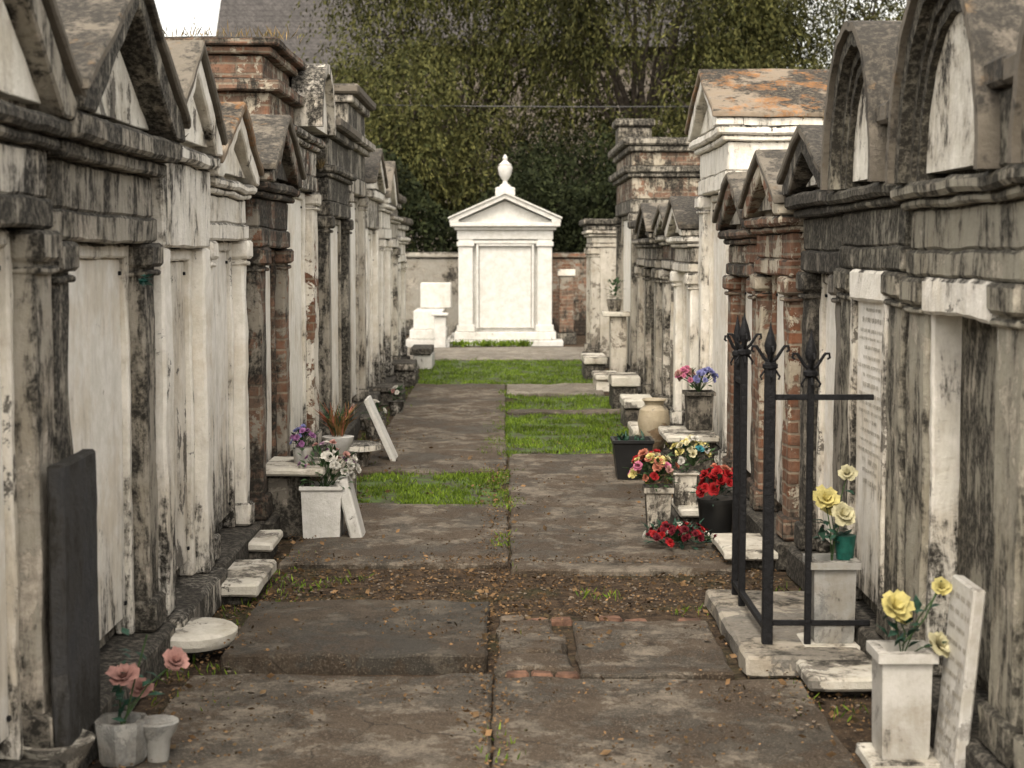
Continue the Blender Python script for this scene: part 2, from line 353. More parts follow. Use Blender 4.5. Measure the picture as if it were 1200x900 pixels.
# ------------------------------------------------------------------ tombs
def inscription(b,xs,side,ym,w,z0,z1,k='ink'):
    z=z1; x=side*xs
    while z>z0:
        hw=w*U(.2,.46); h=random.choice((.016,.016,.022,.012)); y=ym-hw
        while y<ym+hw:
            for _ in range(random.randint(2,7)):
                cw=h*.45
                if random.random()<.85:
                    zz=z-U(0,.002)
                    b.add([(x,y,zz-h*U(.5,1)),(x,y+cw*U(.5,.9),zz-h),(x,y+cw*.8,zz),(x,y,zz)],[(0,1,2,3)],k)
                y+=cw*1.3
                if y>ym+hw: break
            y+=h*.6
        z-=h+U(.018,.03)
def tomb(name,side,y0,y1,xf,zcol,zent,apex,style='gable',body='grey',trim='grey',tymp='tymp',roof='roof',panel='marble',depth=2.3,cw=.17,recess=.13,plinth=.16,step=0,text=False,framek=None,far=False,corn=.07,sides=None,fw=.052,lintel=None,fd=None,plain=False):
    ym=(y0+y1)/2; w=y1-y0
    root=empty(name,(side*(xf+depth/2),ym,0))
    X=lambda a: side*(xf+a)
    cut=.09 if y1<9.6 else (.16 if not far else .5); jit=.009 if not far else .005
    sides=sides or body
    def bx(b,a0,a1,ya,yb,za,zb,k,bev=.01,j=jit): 
        xa,xb=sorted((X(a0),X(a1))); b.box(xa,xb,ya,yb,za,zb,k,bev,cut if (a1-a0)<1 else max(cut,.16),j)
    b=B(); bx(b,-.06,depth,y0-.015,y1+.015,0,plinth,'grey_dark' if not plain else 'white_old',.015)
    b.make('plinth',root)
    b=B(); bx(b,recess,depth-.02,y0+.012,y1-.012,plinth,zcol+.02,sides); b.make('vault_walls',root)
    for a,c in ((y0,y0+cw),(y1-cw,y1)):
        b=B()
        bx(b,0,recess+.01,a,c,plinth+.002,zcol-.002,trim,.012)
        if not plain:
            bx(b,-.025,recess,a-.012,c+.012,plinth+.004,plinth+.13,trim,.012)
            bx(b,-.022,recess,a-.010,c+.010,zcol-.135,zcol-.112,trim,.008)
            bx(b,-.035,recess,a-.018,c+.018,zcol-.10,zcol-.005,trim,.014)
        b.make('pilaster',root)
    b=B(); pz0=plinth+.08; pz1=zcol-.06
    fk=framek or trim
    if fd is None: fd=recess-.07
    if panel:
        bx(b,recess-.045,recess+.01,y0+cw+fw+.003,y1-cw-fw-.003,pz0,pz1,panel,.006,.002)
        if text:
            xs=xf+recess-.0485
            inscription(b,xs,side,ym,(w-2*cw-.14),zcol*.45,pz1-.1)
        bx(b,fd,recess,y0+cw+.003,y0+cw+fw,plinth+.003,zcol-.004,fk,.008)
        bx(b,fd,recess,y1-cw-fw,y1-cw-.003,plinth+.003,zcol-.004,fk,.008)
        bx(b,fd-.002,recess,y0+cw+fw+.001,y1-cw-fw-.001,zcol-.058,zcol-.006,fk,.008)
        if lintel: bx(b,-.02,recess,y0+cw+.022,y1-cw-.022,zcol-.13,zcol-.003,lintel,.012)
        for yy in (y0+cw+fw+.03,y1-cw-fw-.03):
            for zz in (pz0+.06,pz1-.06): 
                xa,xb=sorted((X(recess-.056),X(recess-.044))); b.box(xa,xb,yy-.008,yy+.008,zz-.008,zz+.008,'iron',.002)
        b.make('closure_tablet',root)
    b=B(); h=zent-zcol
    c=corn
    if plain:
        bx(b,-.004,depth-.01,y0-.004,y1+.004,zcol,zent,body,.01)
        bx(b,-c,depth+.02,y0-c*.6,y1+c*.6,zent+.002,zent+c*1.3,trim,.015)
    else:
        bx(b,-.012,depth-.01,y0-.004,y1+.004,zcol,zcol+h*.38,trim,.01)
        bx(b,.002,depth-.03,y0+.006,y1-.006,zcol+h*.38+.001,zent,body,.01)
        bx(b,-c*.5,depth,y0-c*.3,y1+c*.3,zent+.001,zent+c*.5,trim,.01)
        bx(b,-c,depth+.02,y0-c*.6,y1+c*.6,zent+c*.5+.002,zent+c*1.3,trim,.015)
    zc=zent+c*1.3
    b.make('entablature',root)
    b=B(); o=c*.6
    def pr(pts,a0,a1,k,bev=.008,ct=.14,j=jit):
        xa,xb=sorted((X(a0),X(a1))); b.prism(pts,xa,xb,k,bev,ct if not far else .5,j)
    if style=='gable':
        hw=w/2; hgt=apex-zc
        pr([(ym-hw,zc),(ym+hw,zc),(ym,apex-.06)],.03,depth-.02,body)
        ins=.10
        pr([(ym-hw+ins*1.4,zc+.035),(ym+hw-ins*1.4,zc+.035),(ym,apex-.06-ins*1.0)],-.02,.04,tymp,.003,.14,.003)
        th=.07
        for sg in (-1,1):
            pts=[(ym+sg*(hw+o),zc),(ym+sg*(hw+o),zc+th*.75),(ym,apex),(ym,apex-th*1.25),(ym+sg*(hw-.1),zc+.0)]
            pr(pts,-c-.01,.1,trim,.008)
            pts=[(ym+sg*(hw+o+.02),zc+th*.76),(ym+sg*(hw+o+.02),zc+th*.76+.045),(ym,apex+.048),(ym,apex+.003)]
            pr(pts,-c-.035,depth+.03,roof,.008)
            pts=[(ym+sg*(hw+o),zc+.002),(ym+sg*(hw+o),zc+th*.74),(ym,apex-.002),(ym,apex-.07)]
            pr(pts,.102,depth+.01,body,.0)
    elif style=='arch':
        hw=w/2; rz=apex-zc; rx=hw*.80
        n=18
        pr([(ym+math.cos(math.pi*i/n)*(rx-.04),zc+math.sin(math.pi*i/n)*(rz-.04)) for i in range(n+1)],.06,depth-.05,body,0,0,0)
        pr([(ym+math.cos(math.pi*i/n)*(rx-.145),zc+.03+math.sin(math.pi*i/n)*(rz-.18)) for i in range(n+1)],-.01,.07,tymp,0,0,0)
        xa,xb=sorted((X(-.09),X(depth)));  b.ring(ym,zc,(rx-.06,rz-.06),(rx,rz),xa,xb,trim,24)
        xa,xb=sorted((X(-.115),X(depth+.01)));  b.ring(ym,zc,(rx+.001,rz+.001),(rx+.04,rz+.035),xa,xb,roof,24)
        xa,xb=sorted((X(-.05),X(.1)));  b.ring(ym,zc,(rx-.10,rz-.105),(rx-.062,rz-.062),xa,xb,trim,24)
        xa,xb=sorted((X(-.035),X(.1)));  b.ring(ym,zc,(rx-.142,rz-.15),(rx-.102,rz-.107),xa,xb,body,24)
        for sg in (-1,1):
            a,c2=sorted((ym+sg*(hw+.02),ym+sg*(rx-.03)))
            bx(b,-.05,depth-.02,a,c2,zc+.001,zc+rz*.34,trim,.012)
            bx(b,-.085,depth,a-.025,c2+.025,zc+rz*.34+.001,zc+rz*.46,roof,.012)
    elif style=='flat':
        bx(b,.0,depth-.05,y0+.02,y1-.02,zc+.001,apex-.16,body)
        bx(b,-.05,depth,y0-.03,y1+.03,apex-.158,apex-.09,trim,.012)
        bx(b,-.11,depth+.03,y0-.07,y1+.07,apex-.088,apex,roof,.02)
    elif style=='stepped':
        hh=apex-zc
        bx(b,.05,depth-.1,y0+.03,y1-.03,zc+.001,zc+hh*.35,'brick')
        bx(b,-.02,depth-.05,y0-.04,y1+.02,zc+hh*.35+.001,zc+hh*.5,'brick')
        bx(b,.1,depth-.2,y0+.05,y1-.1,zc+hh*.5+.001,zc+hh*.8,'brick')
        bx(b,.04,depth-.15,y0+.0,y1-.05,zc+hh*.8+.001,zc+hh*.9,'brick')
        bx(b,-.01,depth-.12,y0-.04,y1-.0,zc+hh*.9+.001,apex,'brick_dark')
    b.make('pediment',root)
    return root
# left row
L=1.40
tomb('whitewashed_tomb',-1,3.65,5.28,L,1.76,2.0,2.74,'gable','white_old','grey','tymp','roof','marble',cw=.2,framek='white_old')
tomb('cement_tomb',-1,5.38,6.93,L+.02,1.72,1.98,2.64,'gable','grey','grey','tymp','roof','marble',cw=.19,corn=.11,framek='white')
tomb('whitewashed_tomb',-1,7.02,8.14,L,1.70,2.06,2.56,'gable','white','white','tymp','roof','white_old',cw=.17,framek='white',plain=True,corn=.05)
tomb('whitewashed_tomb',-1,8.24,9.48,L+.03,1.74,1.96,2.40,'gable','white','white','tymp','roof_orange','marble',cw=.12,framek='white',corn=.06)
tomb('brick_tomb',-1,9.58,10.84,L-.03,1.70,1.98,2.44,'gable','brick_dark','brick_dark','grey_dark','roof','marble',cw=.2)
r=tomb('tall_brick_tomb',-1,10.96,13.25,L+.05,2.12,2.42,3.03,'stepped','white_brick','white_brick','tymp','roof','marble',cw=.3,framek='white')
tomb('cement_tomb',-1,13.4,15.2,L-.02,1.95,2.25,2.72,'flat','grey','grey','tymp','roof','marble',far=True)
tomb('tall_tomb',-1,15.35,17.2,L,2.2,2.6,3.15,'flat','grey','grey_lite','tymp','roof','marble',far=True,corn=.1)
tomb('whitewashed_tomb',-1,17.35,19.0,L,1.9,2.2,2.7,'gable','white_old','white','tymp','roof','marble',far=True,plain=True)
tomb('whitewashed_tomb',-1,19.1,20.5,L-.03,1.8,2.1,2.65,'gable','white','white','white_clean','roof','marble',far=True)
tomb('cement_tomb',-1,20.65,22.4,L,1.7,2.0,2.36,'flat','grey_lite','white_old','tymp','roof','marble',far=True)
tomb('whitewashed_tomb',-1,22.6,24.4,L+.02,1.5,1.75,2.1,'flat','white','white','tymp','roof','marble',far=True)
# right row
R=1.5
tomb('arched_tomb',1,3.3,4.85,R,1.6,1.84,2.6,'arch','grey_mossy','grey_mossy','tymp','roof','marble',cw=.22)
tomb('arched_tomb',1,4.93,6.36,R,1.6,1.84,2.62,'arch','grey_mossy','grey_mossy','tymp','roof','grey_mossy',cw=.28,recess=.16,framek='white',fw=.05,lintel='white',fd=.02)
tomb('arched_tomb',1,6.44,7.62,R,1.61,1.86,2.58,'arch','grey_mossy','grey_mossy','tymp','roof','marble',cw=.24,recess=.06,framek='white_old',text=True,lintel='white')
tomb('cement_tomb',1,7.7,8.75,R+.02,1.58,1.85,2.24,'gable','grey_mossy','grey_dark','tymp','roof','marble',cw=.16,corn=.09,framek='white_old')
tomb('brick_tomb',1,8.86,10.08,R-.02,1.55,1.78,2.19,'gable','brick','brick','grey','roof','marble',cw=.2)
tomb('brick_tomb',1,10.2,11.5,R,1.52,1.72,2.13,'gable','brick','brick_dark','grey','roof','marble',cw=.2)
tomb('tall_whitewashed_tomb',1,11.72,13.45,R+.02,2.1,2.42,2.95,'gable','white','white','tymp','roof_orange','marble',cw=.2,depth=2.8,corn=.08)
tomb('whitewashed_tomb',1,13.57,14.9,R-.03,1.5,1.7,2.08,'gable','white_old','white','tymp','roof','marble',far=True)
tomb('brick_tomb',1,15.0,16.3,R,1.5,1.72,2.05,'gable','brick_dark','white_old','grey','roof','marble',far=True)
tomb('cement_tomb',1,16.4,17.8,R-.05,1.5,1.7,2.1,'gable','grey','grey','grey','roof','marble',far=True)
tomb('cement_tomb',1,17.9,19.4,R,1.5,1.7,2.0,'flat','grey_lite','grey_lite','grey','roof','marble',far=True)
tomb('tall_cement_tomb',1,19.6,22.4,R-.05,2.1,2.5,2.95,'flat','brick','grey','grey','grey',panel='marble',far=True,corn=.1)
b=B(); b.box(1.42,1.85,21.7,22.2,2.952,3.22,'grey',.02,.2,.006); b.box(1.38,1.89,21.66,22.24,3.222,3.32,'grey',.02,.2,.006); b.make('stone_pedestal',None,(1.63,21.95,2.95))
tomb('cement_tomb',1,24.0,25.3,1.2,1.7,1.85,2.1,'flat','grey_lite','grey_lite','grey','grey',panel='grey_dark',far=True,depth=1.6)
b=B(); b.box(-1.375,-1.325,5.08,5.50,.165,1.05,'slate_slab',.008,.1,.004); b.make('slate_slab',None,(-1.34,5.3,.16))

b=B(); b.ring(12.75,2.56,(.0,.0),(.42,.42),-1.50,-1.36,'white',20); b.ring(12.75,2.56,(.421,.421),(.5,.49),-1.53,-1.30,'white_old',20)
ob=b.make('front_pediment',r)

def far_tomb():
    e=empty('white_mausoleum',(0,30.8,0)); k='white_clean'; yf=29.6
    b=B()
    b.box(-1.0,1.0,yf-.3,yf+2.6,0,.1,k,.01); b.box(-.88,.88,yf-.12,yf+2.5,.102,.24,k,.01); b.make('base_steps',e)
    b=B(); b.box(-.80,.80,yf+.1,yf+2.4,.242,2.02,k); b.make('walls',e)
    b=B()
    for s in (-1,1):
        x0,x1=sorted((s*.56,s*.81)); b.box(x0,x1,yf,yf+.12,.243,2.0,k)
        b.box(x0-.03,x1+.03,yf-.03,yf+.11,.244,.36,k); b.box(x0-.025,x1+.025,yf-.03,yf+.11,1.72,1.80,k)
    b.make('pilasters',e)
    b=B(); b.box(-.455,.455,yf+.055,yf+.13,.3,1.715,k,.01); b.box(-.5,-.46,yf+.0,yf+.1,.3,1.76,k);b.box(.46,.5,yf+.0,yf+.1,.3,1.76,k);b.box(-.455,.455,yf+.0,yf+.1,1.722,1.76,k)
    b.box(-.555,.555,yf-.01,yf+.11,1.765,1.82,k); b.make('closure_tablet',e)
    b=B(); b.box(-.83,.83,yf-.01,yf+2.42,1.84,2.0,k); b.box(-.88,.88,yf-.06,yf+2.46,2.002,2.06,k); b.box(-.95,.95,yf-.13,yf+2.5,2.062,2.13,k)
    def pz(pts,y0,y1):
        n=len(pts); vs=[(x,y0,z) for x,z in pts]+[(x,y1,z) for x,z in pts]
        fs=[tuple(range(n)),tuple(range(n,2*n))[::-1]]+[(i,(i+1)%n,n+(i+1)%n,n+i) for i in range(n)]
        b.add(vs,fs,k)
    pz([(-.86,2.131),(.86,2.131),(0,2.50)],yf,yf+2.4)
    for s in (-1,1):
        pz([(s*.96,2.131),(s*.96,2.19),(0,2.62),(0,2.54),(s*.8,2.18),(s*.8,2.131)],yf-.13,yf+.1)
        pz([(s*.98,2.192),(s*.98,2.22),(0,2.655),(0,2.622)],yf-.16,yf+2.5)
        pz([(s*.97,2.132),(s*.97,2.19),(0,2.62),(0,2.5)],yf+.102,yf+2.45)
    b.make('pediment',e)
    b=B(); c=(0,yf+.15,2.6)
    b.lathe([(.17,0),(.17,.12),(.13,.14)],c,k,square=True)
    b.lathe([(.10,.14),(.10,.17),(.05,.2),(.035,.25),(.06,.28),(.105,.36),(.125,.46),(.12,.5),(.10,.51),(.11,.53),(.07,.56),(.035,.6),(.045,.64),(.02,.69),(.0,.71)],c,k,20)
    b.make('finial_urn',e)
far_tomb()
b=B()
for i,(w,z0,z1) in enumerate(((.75,0,.14),(.62,.142,.3),(.5,.302,.62))): b.box(-1.32-w*.5,-1.32+w*.5,28.9+i*.15,30.6,z0,z1,'white_clean',.01)
b.box(-1.5,-.95,30.2,30.5,.622,1.08,'white_clean',.02); b.box(-1.2,-1.0,28.75,28.89,0,.55,'white_clean',.01); b.box(-1.24,-.96,28.7,28.895,.552,.6,'white_clean',.01)
b.make('low_white_tomb',None,(-1.3,29.8,0))
b=B(); b.box(-2.6,-1.75,28.3,29.6,0,.22,'white_clean',.01); b.box(-2.45,-1.9,28.6,29.4,.222,.5,'white',.01); b.make('low_white_tomb',None,(-2.2,29,0))
b=B(); b.box(.95,1.2,30.0,30.3,.2,1.2,'brick_dark',.01,.2,.006); b.box(.92,1.23,29.97,30.33,1.202,1.32,'white_old',.01); b.box(.9,1.25,29.95,30.35,0,.2,'grey',.01); b.make('brick_pillar',None,(1.07,30.1,0))
b=B(); b.box(-16,-.3,33,33.3,0,1.5,'wall_stone',.02,1.2,.02); b.box(-16.02,-.32,32.95,33.35,1.502,1.6,'wall_stone',.02,1.2,.02); b.make('cemetery_wall',None,(-8,33.15,0))
b=B(); b.box(-.29,18,33.02,33.32,0,1.5,'brick_dark',.02,1.2,.02); b.box(-.28,18.02,32.97,33.37,1.502,1.6,'brick_dark',.02,1.2,.02); b.make('brick_wall',None,(8,33.15,0))

# ------------------------------------------------------------------ ground
b=B(); b.add([(-250,-40,0),(250,-40,0),(250,400,0),(-250,400,0)],[(0,1,2,3)],'soil'); b.make('ground')
path=empty('path',(0,12,0))
def slab(x0,x1,y0,y1,z,k='concrete',name='slab',tilt=0):
    b=B(); b.box(x0,x1,y0,y1,-.05,z,k,.010,.07,.014,jf=3.0)
    if tilt: b.v=[(x,y,zz+(x-(x0+x1)/2)*tilt) for x,y,zz in b.v]
    return b.make(name,path)
slab(-1.24,-.05,4.0,6.60,.03); slab(-.04,1.15,4.0,6.5,.028,tilt=-.012)
slab(-1.14,-.075,6.70,7.74,.085,'concrete_dark'); slab(.30,.90,6.58,7.55,.03,tilt=.01)
slab(-1.2,.015,8.95,11.05,.03); slab(.03,1.2,8.75,10.9,.035)
slab(.03,1.0,10.93,13.75,.03,'concrete'); slab(-1.1,.012,12.65,14.8,.03,'concrete'); slab(-1.1,.0,14.83,17.2,.035); slab(-1.1,.0,17.23,20.9,.03)
slab(.02,1.2,17.25,17.6,.03); slab(.02,1.15,19.5,20.9,.03,'concrete_lite')
slab(-5,5,25.6,28.7,.03,'concrete_lite','cross_path')
b=B()
for i in range(8):
    if i in (3,6): continue
    x=-.03+i*.115; b.box(x,x+.105,7.57+U(-.01,.01),7.64+U(-.01,.01),-.02,.035+U(-.012,.006),'redbrick' if i%3 else 'rubble',.01,.04,.012)
for (x0,x1,y0,y1) in ((-.04,.27,6.62,6.88),(-.03,.26,6.92,7.28),(-.03,.2,7.3,7.54)):
    b.box(x0,x1,y0,y1,-.04,.04,'concrete',.012,.05,.022)
for i in range(3): b.box(.0+i*.1,.09+i*.1,6.53,6.6,-.02,.038,'redbrick',.01,.04,.01)
b.make('broken_paving',path)
def inpatch(x,y):
    n=noise.noise(Vector((x*1.6,y*1.3,0)))*.25+noise.noise(Vector((x*6,y*5,3)))*.16
    def r(x0,x1,y0,y1,dd=0): 
        m=min(x-x0,x1-x,(y-y0)*.8,(y1-y)*.8); return m>n*.9+dd
    return r(-1.05,.05,11.0,12.65) or r(-.12,1.25,13.85,17.25) or r(0,1.2,17.6,19.45) or r(-1.15,1.2,20.95,25.65)
P=[];
for (x0,x1,y0,y1,d) in ((-1.2,.15,10.9,12.8,5000),(-.3,1.4,13.7,17.4,3800),(-.1,1.35,17.5,19.6,2800),(-1.3,1.35,20.7,25.8,2200)):
    n=int((x1-x0)*(y1-y0)*d)
    xs=rng.uniform(x0,x1,n); ys=rng.uniform(y0,y1,n)
    for x,y in zip(xs,ys):
        dn=noise.noise(Vector((x*4,y*3,31)))+noise.noise(Vector((x*11,y*9,7)))*.5
        if inpatch(x,y) and random.random()<.66+dn*1.6: P.append((x,y,.0))
for _ in range(2600):
    y=U(5,24); x=random.choice((-.045,.02))+random.gauss(0,.02)
    if noise.noise(Vector((x*2,y*1.5,9)))>.16: P.append((x,y,.02))
for _ in range(6000):
    s=random.choice((-1,1)); x=s*U(1.0,1.45); y=U(6,25)
    if noise.noise(Vector((x*2,y*1.2,5)))>.1: P.append((x,y,0))
for _ in range(2500):
    x=U(-1.2,1.3); y=U(7.75,8.9)
    if noise.noise(Vector((x*2.5,y*2.5,15)))>.34: P.append((x,y,0))
P=np.array(P); D=np.stack([rng.normal(0,.6,len(P)),rng.normal(0,.6,len(P)),np.ones(len(P))],1)
leafmesh('grass',P,D,rng.uniform(.018,.06,len(P)),rng.uniform(.005,.010,len(P)),'grass')
b=B()
for (x0,x1,y0,y1,z) in ((-1.15,.1,10.95,12.7,.004),(-.1,1.3,13.85,17.2,.004),(0,1.3,17.6,19.5,.004),(-1.3,1.35,20.9,25.7,.004)):
    nx=40;ny=40;V=[];F=[]
    for i in range(nx):
        for j in range(ny):
            xa=x0+(x1-x0)*i/nx;ya=y0+(y1-y0)*j/ny;dx=(x1-x0)/nx;dy=(y1-y0)/ny
            if inpatch(xa+dx/2,ya+dy/2):
                o=len(V);V+=[(xa,ya,.006),(xa+dx,ya,.006),(xa+dx,ya+dy,.006),(xa,ya+dy,.006)];F.append((o,o+1,o+2,o+3))
    b.add(V,F,'turf')
b.make('turf')
P=[];
for _ in range(17000):
    q=random.random()
    if q<.30: x,y=U(-1.35,1.35),U(7.7,9.1)
    elif q<.60: s=random.choice((-1,1)); x,y=s*(1.42-abs(random.gauss(0,.26))),U(5,16)
    elif q<.70: x,y=random.gauss(-.05,.06),U(5,13)
    else: x,y=U(-1.3,1.3),random.choice((U(5,7.7),U(5,7.7),U(9,15)))
    if q>.70 and noise.noise(Vector((x*1.7,y*1.7,77)))<.04: continue
    z=.01
    if not (7.75<y<8.9): z=.042
    if x>1.14 and y<6.6: z=.01
    if abs(x)>1.24: z=.01
    if -1.14<x<-.07 and 6.7<y<7.74: z=.096
    P.append((x,y,z))
P=np.array(P); D=np.stack([rng.normal(0,1,len(P)),rng.normal(0,1,len(P)),rng.uniform(0,.4,len(P))],1)
LL=rng.uniform(.005,.020,len(P))*np.where(rng.random(len(P))<.07,2.3,1.0)
leafmesh('leaf_litter',P,D,LL,LL*.6,'litter')
b=B()
for _ in range(1000):
    x,y=U(-1.35,1.35),U(7.7,9.0)
    if random.random()<.5: x=random.choice((-1,1))*U(1.0,1.4); y=U(5.2,12)
    r_=U(.003,.012); bm=bmesh.new(); bmesh.ops.create_icosphere(bm,subdivisions=1,radius=r_)
    zz=.03 if not(7.75<y<8.9) and abs(x)<1.15 else .0
    for v in bm.verts: v.co=Vector((v.co.x*U(.7,1.4)+x,v.co.y*U(.7,1.4)+y,v.co.z*.6+.004+zz))
    b.addbm(bm,'rubble',False)
b.make('gravel')

# ------------------------------------------------------------------ props
def bouquet(b,c,r,h,cols,n,sz,leafn=30,base=None,lk='leafg'):
    c=Vector(c); base=Vector(base) if base is not None else c
    for i in range(n):
        a=U(0,2*math.pi); q=math.sqrt(random.random()); d=Vector((math.cos(a)*q,math.sin(a)*q,math.sqrt(max(0,1-q*q))*.9+.15))
        p=c+Vector((d.x*r,d.y*r,d.z*h))*U(.8,1.15); b.tube([base,(base+p)/2+Vector((0,0,.02)),p],.002,'stem',4)
        b.blossom(p,d+Vector((U(-.4,.4),-.3,0)),sz*U(.6,1.1),random.choice(cols))
    for i in range(leafn):
        a=U(0,2*math.pi); q=U(.1,1.0); d=Vector((math.cos(a)*q,math.sin(a)*q,U(-.1,.9)))
        p=c+Vector((d.x*r*.9,d.y*r*.9,d.z*h*.9)); b.leaf(p,d+Vector((0,0,U(-.3,.4))),U(.04,.08),U(.018,.035),lk)
def stemrose(b,base,p,k,sz,d=(0,-.6,.6)):
    base=Vector(base);p=Vector(p); m=(base+p)/2+Vector((U(-.02,.02),U(-.02,.02),.02))
    b.tube([base,m,p],.0025,'stem',5); b.blossom(p,d,sz,k); b.blossom(p-Vector(d).normalized()*.006,d,sz*.8,k)
    for i in range(3):
        q=base.lerp(p,U(.35,.9)); b.leaf(q,(U(-1,1),U(-1,1),U(-.2,.5)),.06,.03,'leafd')
def sqvase(b,x,y,z,h,w0,w1,k,lip=.012):
    b.lathe([(w0/2,0),(w0/2+.004,h*.06),(w1/2-.004,h*.9),(w1/2+lip,h*.905),(w1/2+lip,h-.002),(w1/2+lip-.004,h),(w1/2-.02,h),(w1/2-.022,h-.03)],(x,y,z),k,square=True)
b=B()
vy=5.45
b.lathe([(.07,0),(.082,.02),(.088,.09),(.095,.13),(.093,.143),(.076,.143),(.074,.11)],(-1.25,vy,.03),'marble_grey',8,smooth=False)
b.lathe([(.035,0),(.042,.07),(.06,.1),(.07,.128),(.066,.133),(.047,.13)],(-1.135,vy+.02,.03),'marble_grey',14)
stemrose(b,(-1.25,vy,.15),(-1.235,vy-.02,.31),'f_pink',.05,(0,-.5,.8)); stemrose(b,(-1.25,vy,.15),(-1.08,vy+.04,.35),'f_pink',.045,(.3,-.5,.6)); stemrose(b,(-1.25,vy,.15),(-1.2,vy+.08,.25),'f_pink',.04)
b.tube([(-1.24,vy,.15),(-1.2,vy,.31),(-1.16,vy,.45)],.003,'stem',5)
for i in range(16): b.leaf((-1.24+U(-.05,.08),vy+U(-.05,.05),.16+U(0,.28)),(U(-1,1),U(-1,1),U(0,1)),.05,.03,'leafd')
b.make('flower_vase',None,(-1.24,vy,0))
b=B(); b.lathe([(.07,0),(.1,.04),(.125,.09),(.115,.095),(.09,.085)],(-1.39,5.16,.10),'ledge',18); b.lathe([(.06,0),(.07,.1)],(-1.39,5.16,0),'ledge',12); b.make('stone_bowl',None,(-1.39,5.16,0))
b=B(); b.lathe([(.20,0),(.215,.02),(.215,.05),(.2,.06),(.0,.062)],(-1.30,7.02,.06),'ledge',20,sx=.85); b.lathe([(.1,0),(.12,.06)],(-1.33,7.05,.0),'grey_dark',12); b.make('stone_ledge',None,(-1.3,7.02,0))
b=B(); b.box(-1.46,-1.17,7.95,8.62,.052,.115,'ledge',.012,.12,.005); b.box(-1.46,-1.22,8.0,8.58,0,.05,'grey_dark',.01); b.make('stone_step',None,(-1.3,8.3,0))
b=B(); b.box(-1.46,-1.24,9.0,9.45,.082,.13,'ledge',.012,.12,.005); b.box(-1.46,-1.27,9.02,9.43,0,.08,'grey_dark',.01); b.make('stone_step',None,(-1.3,9.2,0))
b=B(); b.box(-1.42,-1.04,9.75,10.35,.387,.43,'ledge',.012,.12,.004); b.box(-1.4,-1.14,9.85,10.25,0,.385,'grey_dark',.02,.12,.01); b.make('stone_shelf',None,(-1.25,10,0))
b=B(); b.lathe([(.05,0),(.06,.08),(.055,.09)],(-1.2,10.05,.43),'marble_grey',12); bouquet(b,(-1.2,10.05,.5),.07,.12,['f_purple','f_purple','f_lilac'],22,.024,16,(-1.2,10.05,.5)); b.make('purple_flowers',None,(-1.2,10.05,.43))
b=B(); b.lathe([(.105,0),(.115,.28),(.125,.29),(.125,.31),(.11,.31),(.108,.27)],(-1.06,9.85,.02),'white_clean',square=True)
bouquet(b,(-1.03,9.85,.34),.17,.2,['f_white','f_white','f_white','f_pink','f_purple'],34,.03,110,(-1.05,9.85,.3)); b.make('flower_planter',None,(-1.06,9.85,0))
b=B(); T=Matrix.Translation((-.90,9.86,.19))@Matrix.Rotation(math.radians(-14),4,'Y'); b.box(-.035,.035,-.12,.12,-.19,.19,'white_clean',.01,0,0,T); b.make('leaning_tablet',None,(-.9,9.86,0))
b=B(); b.box(-1.2,-.98,10.95,11.2,0,.36,'grey_lite',.015,.12,.006); b.make('stone_pedestal',None,(-1.09,11.07,0))
b=B(); b.lathe([(.05,0),(.07,.03),(.1,.09),(.105,.11),(.09,.11)],(-1.09,11.07,.362),'white_clean',16)
for i in range(90):
    a=U(0,6.28); t=U(.02,.14); p=Vector((-1.09+math.cos(a)*.03,11.07+math.sin(a)*.03,.46)); q=p+Vector((math.cos(a)*t,math.sin(a)*t,U(.12,.27)))
    b.leaf(p,q-p,(q-p).length,.016,random.choice(['f_dry','f_dry','leafg','f_coral']))
b.make('dried_grass_planter',None,(-1.09,11.07,.36))
b=B(); b.lathe([(.2,0),(.2,.04),(.17,.05),(.0,.05)],(-1.15,13.0,.16),'white',20); b.lathe([(.09,0),(.12,.16)],(-1.15,13.0,0),'white_old',14); b.make('stone_table',None,(-1.15,13.0,0))
b=B(); T=Matrix.Translation((-.98,13.45,.27))@Matrix.Rotation(math.radians(-24),4,'Y'); b.box(-.014,.014,-.17,.17,-.27,.27,'white_clean',.004,0,0,T)
b.box(-.022,-.0145,-.17,-.14,-.26,.26,'white_clean',.002,0,0,T); b.box(-.022,-.0145,.14,.17,-.26,.26,'white_clean',.002,0,0,T); b.make('leaning_board',None,(-.98,13.45,0))
for i,(x,y,w,h,k) in enumerate(((-1.27,16.0,.25,.14,'grey'),(-1.24,18.6,.3,.2,'grey'),(-1.22,21.0,.35,.3,'white_old'),(-1.15,24.2,.5,.3,'white_clean'),(1.2,14.4,.3,.2,'ledge'),(1.25,16.2,.3,.28,'grey_lite'),(1.25,18.0,.3,.36,'grey'),(1.2,20.4,.4,.2,'ledge'),(1.15,22.2,.45,.3,'grey_lite'))):
    s=-1 if x<0 else 1
    b=B(); b.box(x-.13,x+.13,y-w,y+w,0,h*.7,k,.012,.2,.006); b.box(x-.16+s*.02,x+.14+s*.02,y-w-.03,y+w+.03,h*.7+.001,h,'ledge' if s>0 else 'grey_lite',.012,.2,.005); b.make('stone_step',None,(x,y,0))
b=B(); b.lathe([(.07,0),(.1,.18),(.105,.2),(.09,.2)],(-1.14,14.9,.0),'grey_lite',14); bouquet(b,(-1.14,14.9,.22),.1,.12,['f_white'],3,.03,40); b.make('potted_plant',None,(-1.14,14.9,0))
b=B(); b.lathe([(.06,0),(.08,.14),(.085,.15),(.07,.15)],(-1.1,17.2,.0),'white',14); bouquet(b,(-1.1,17.2,.17),.08,.12,['f_white','f_pink'],4,.03,30); b.make('potted_plant',None,(-1.1,17.2,0))
b=B()
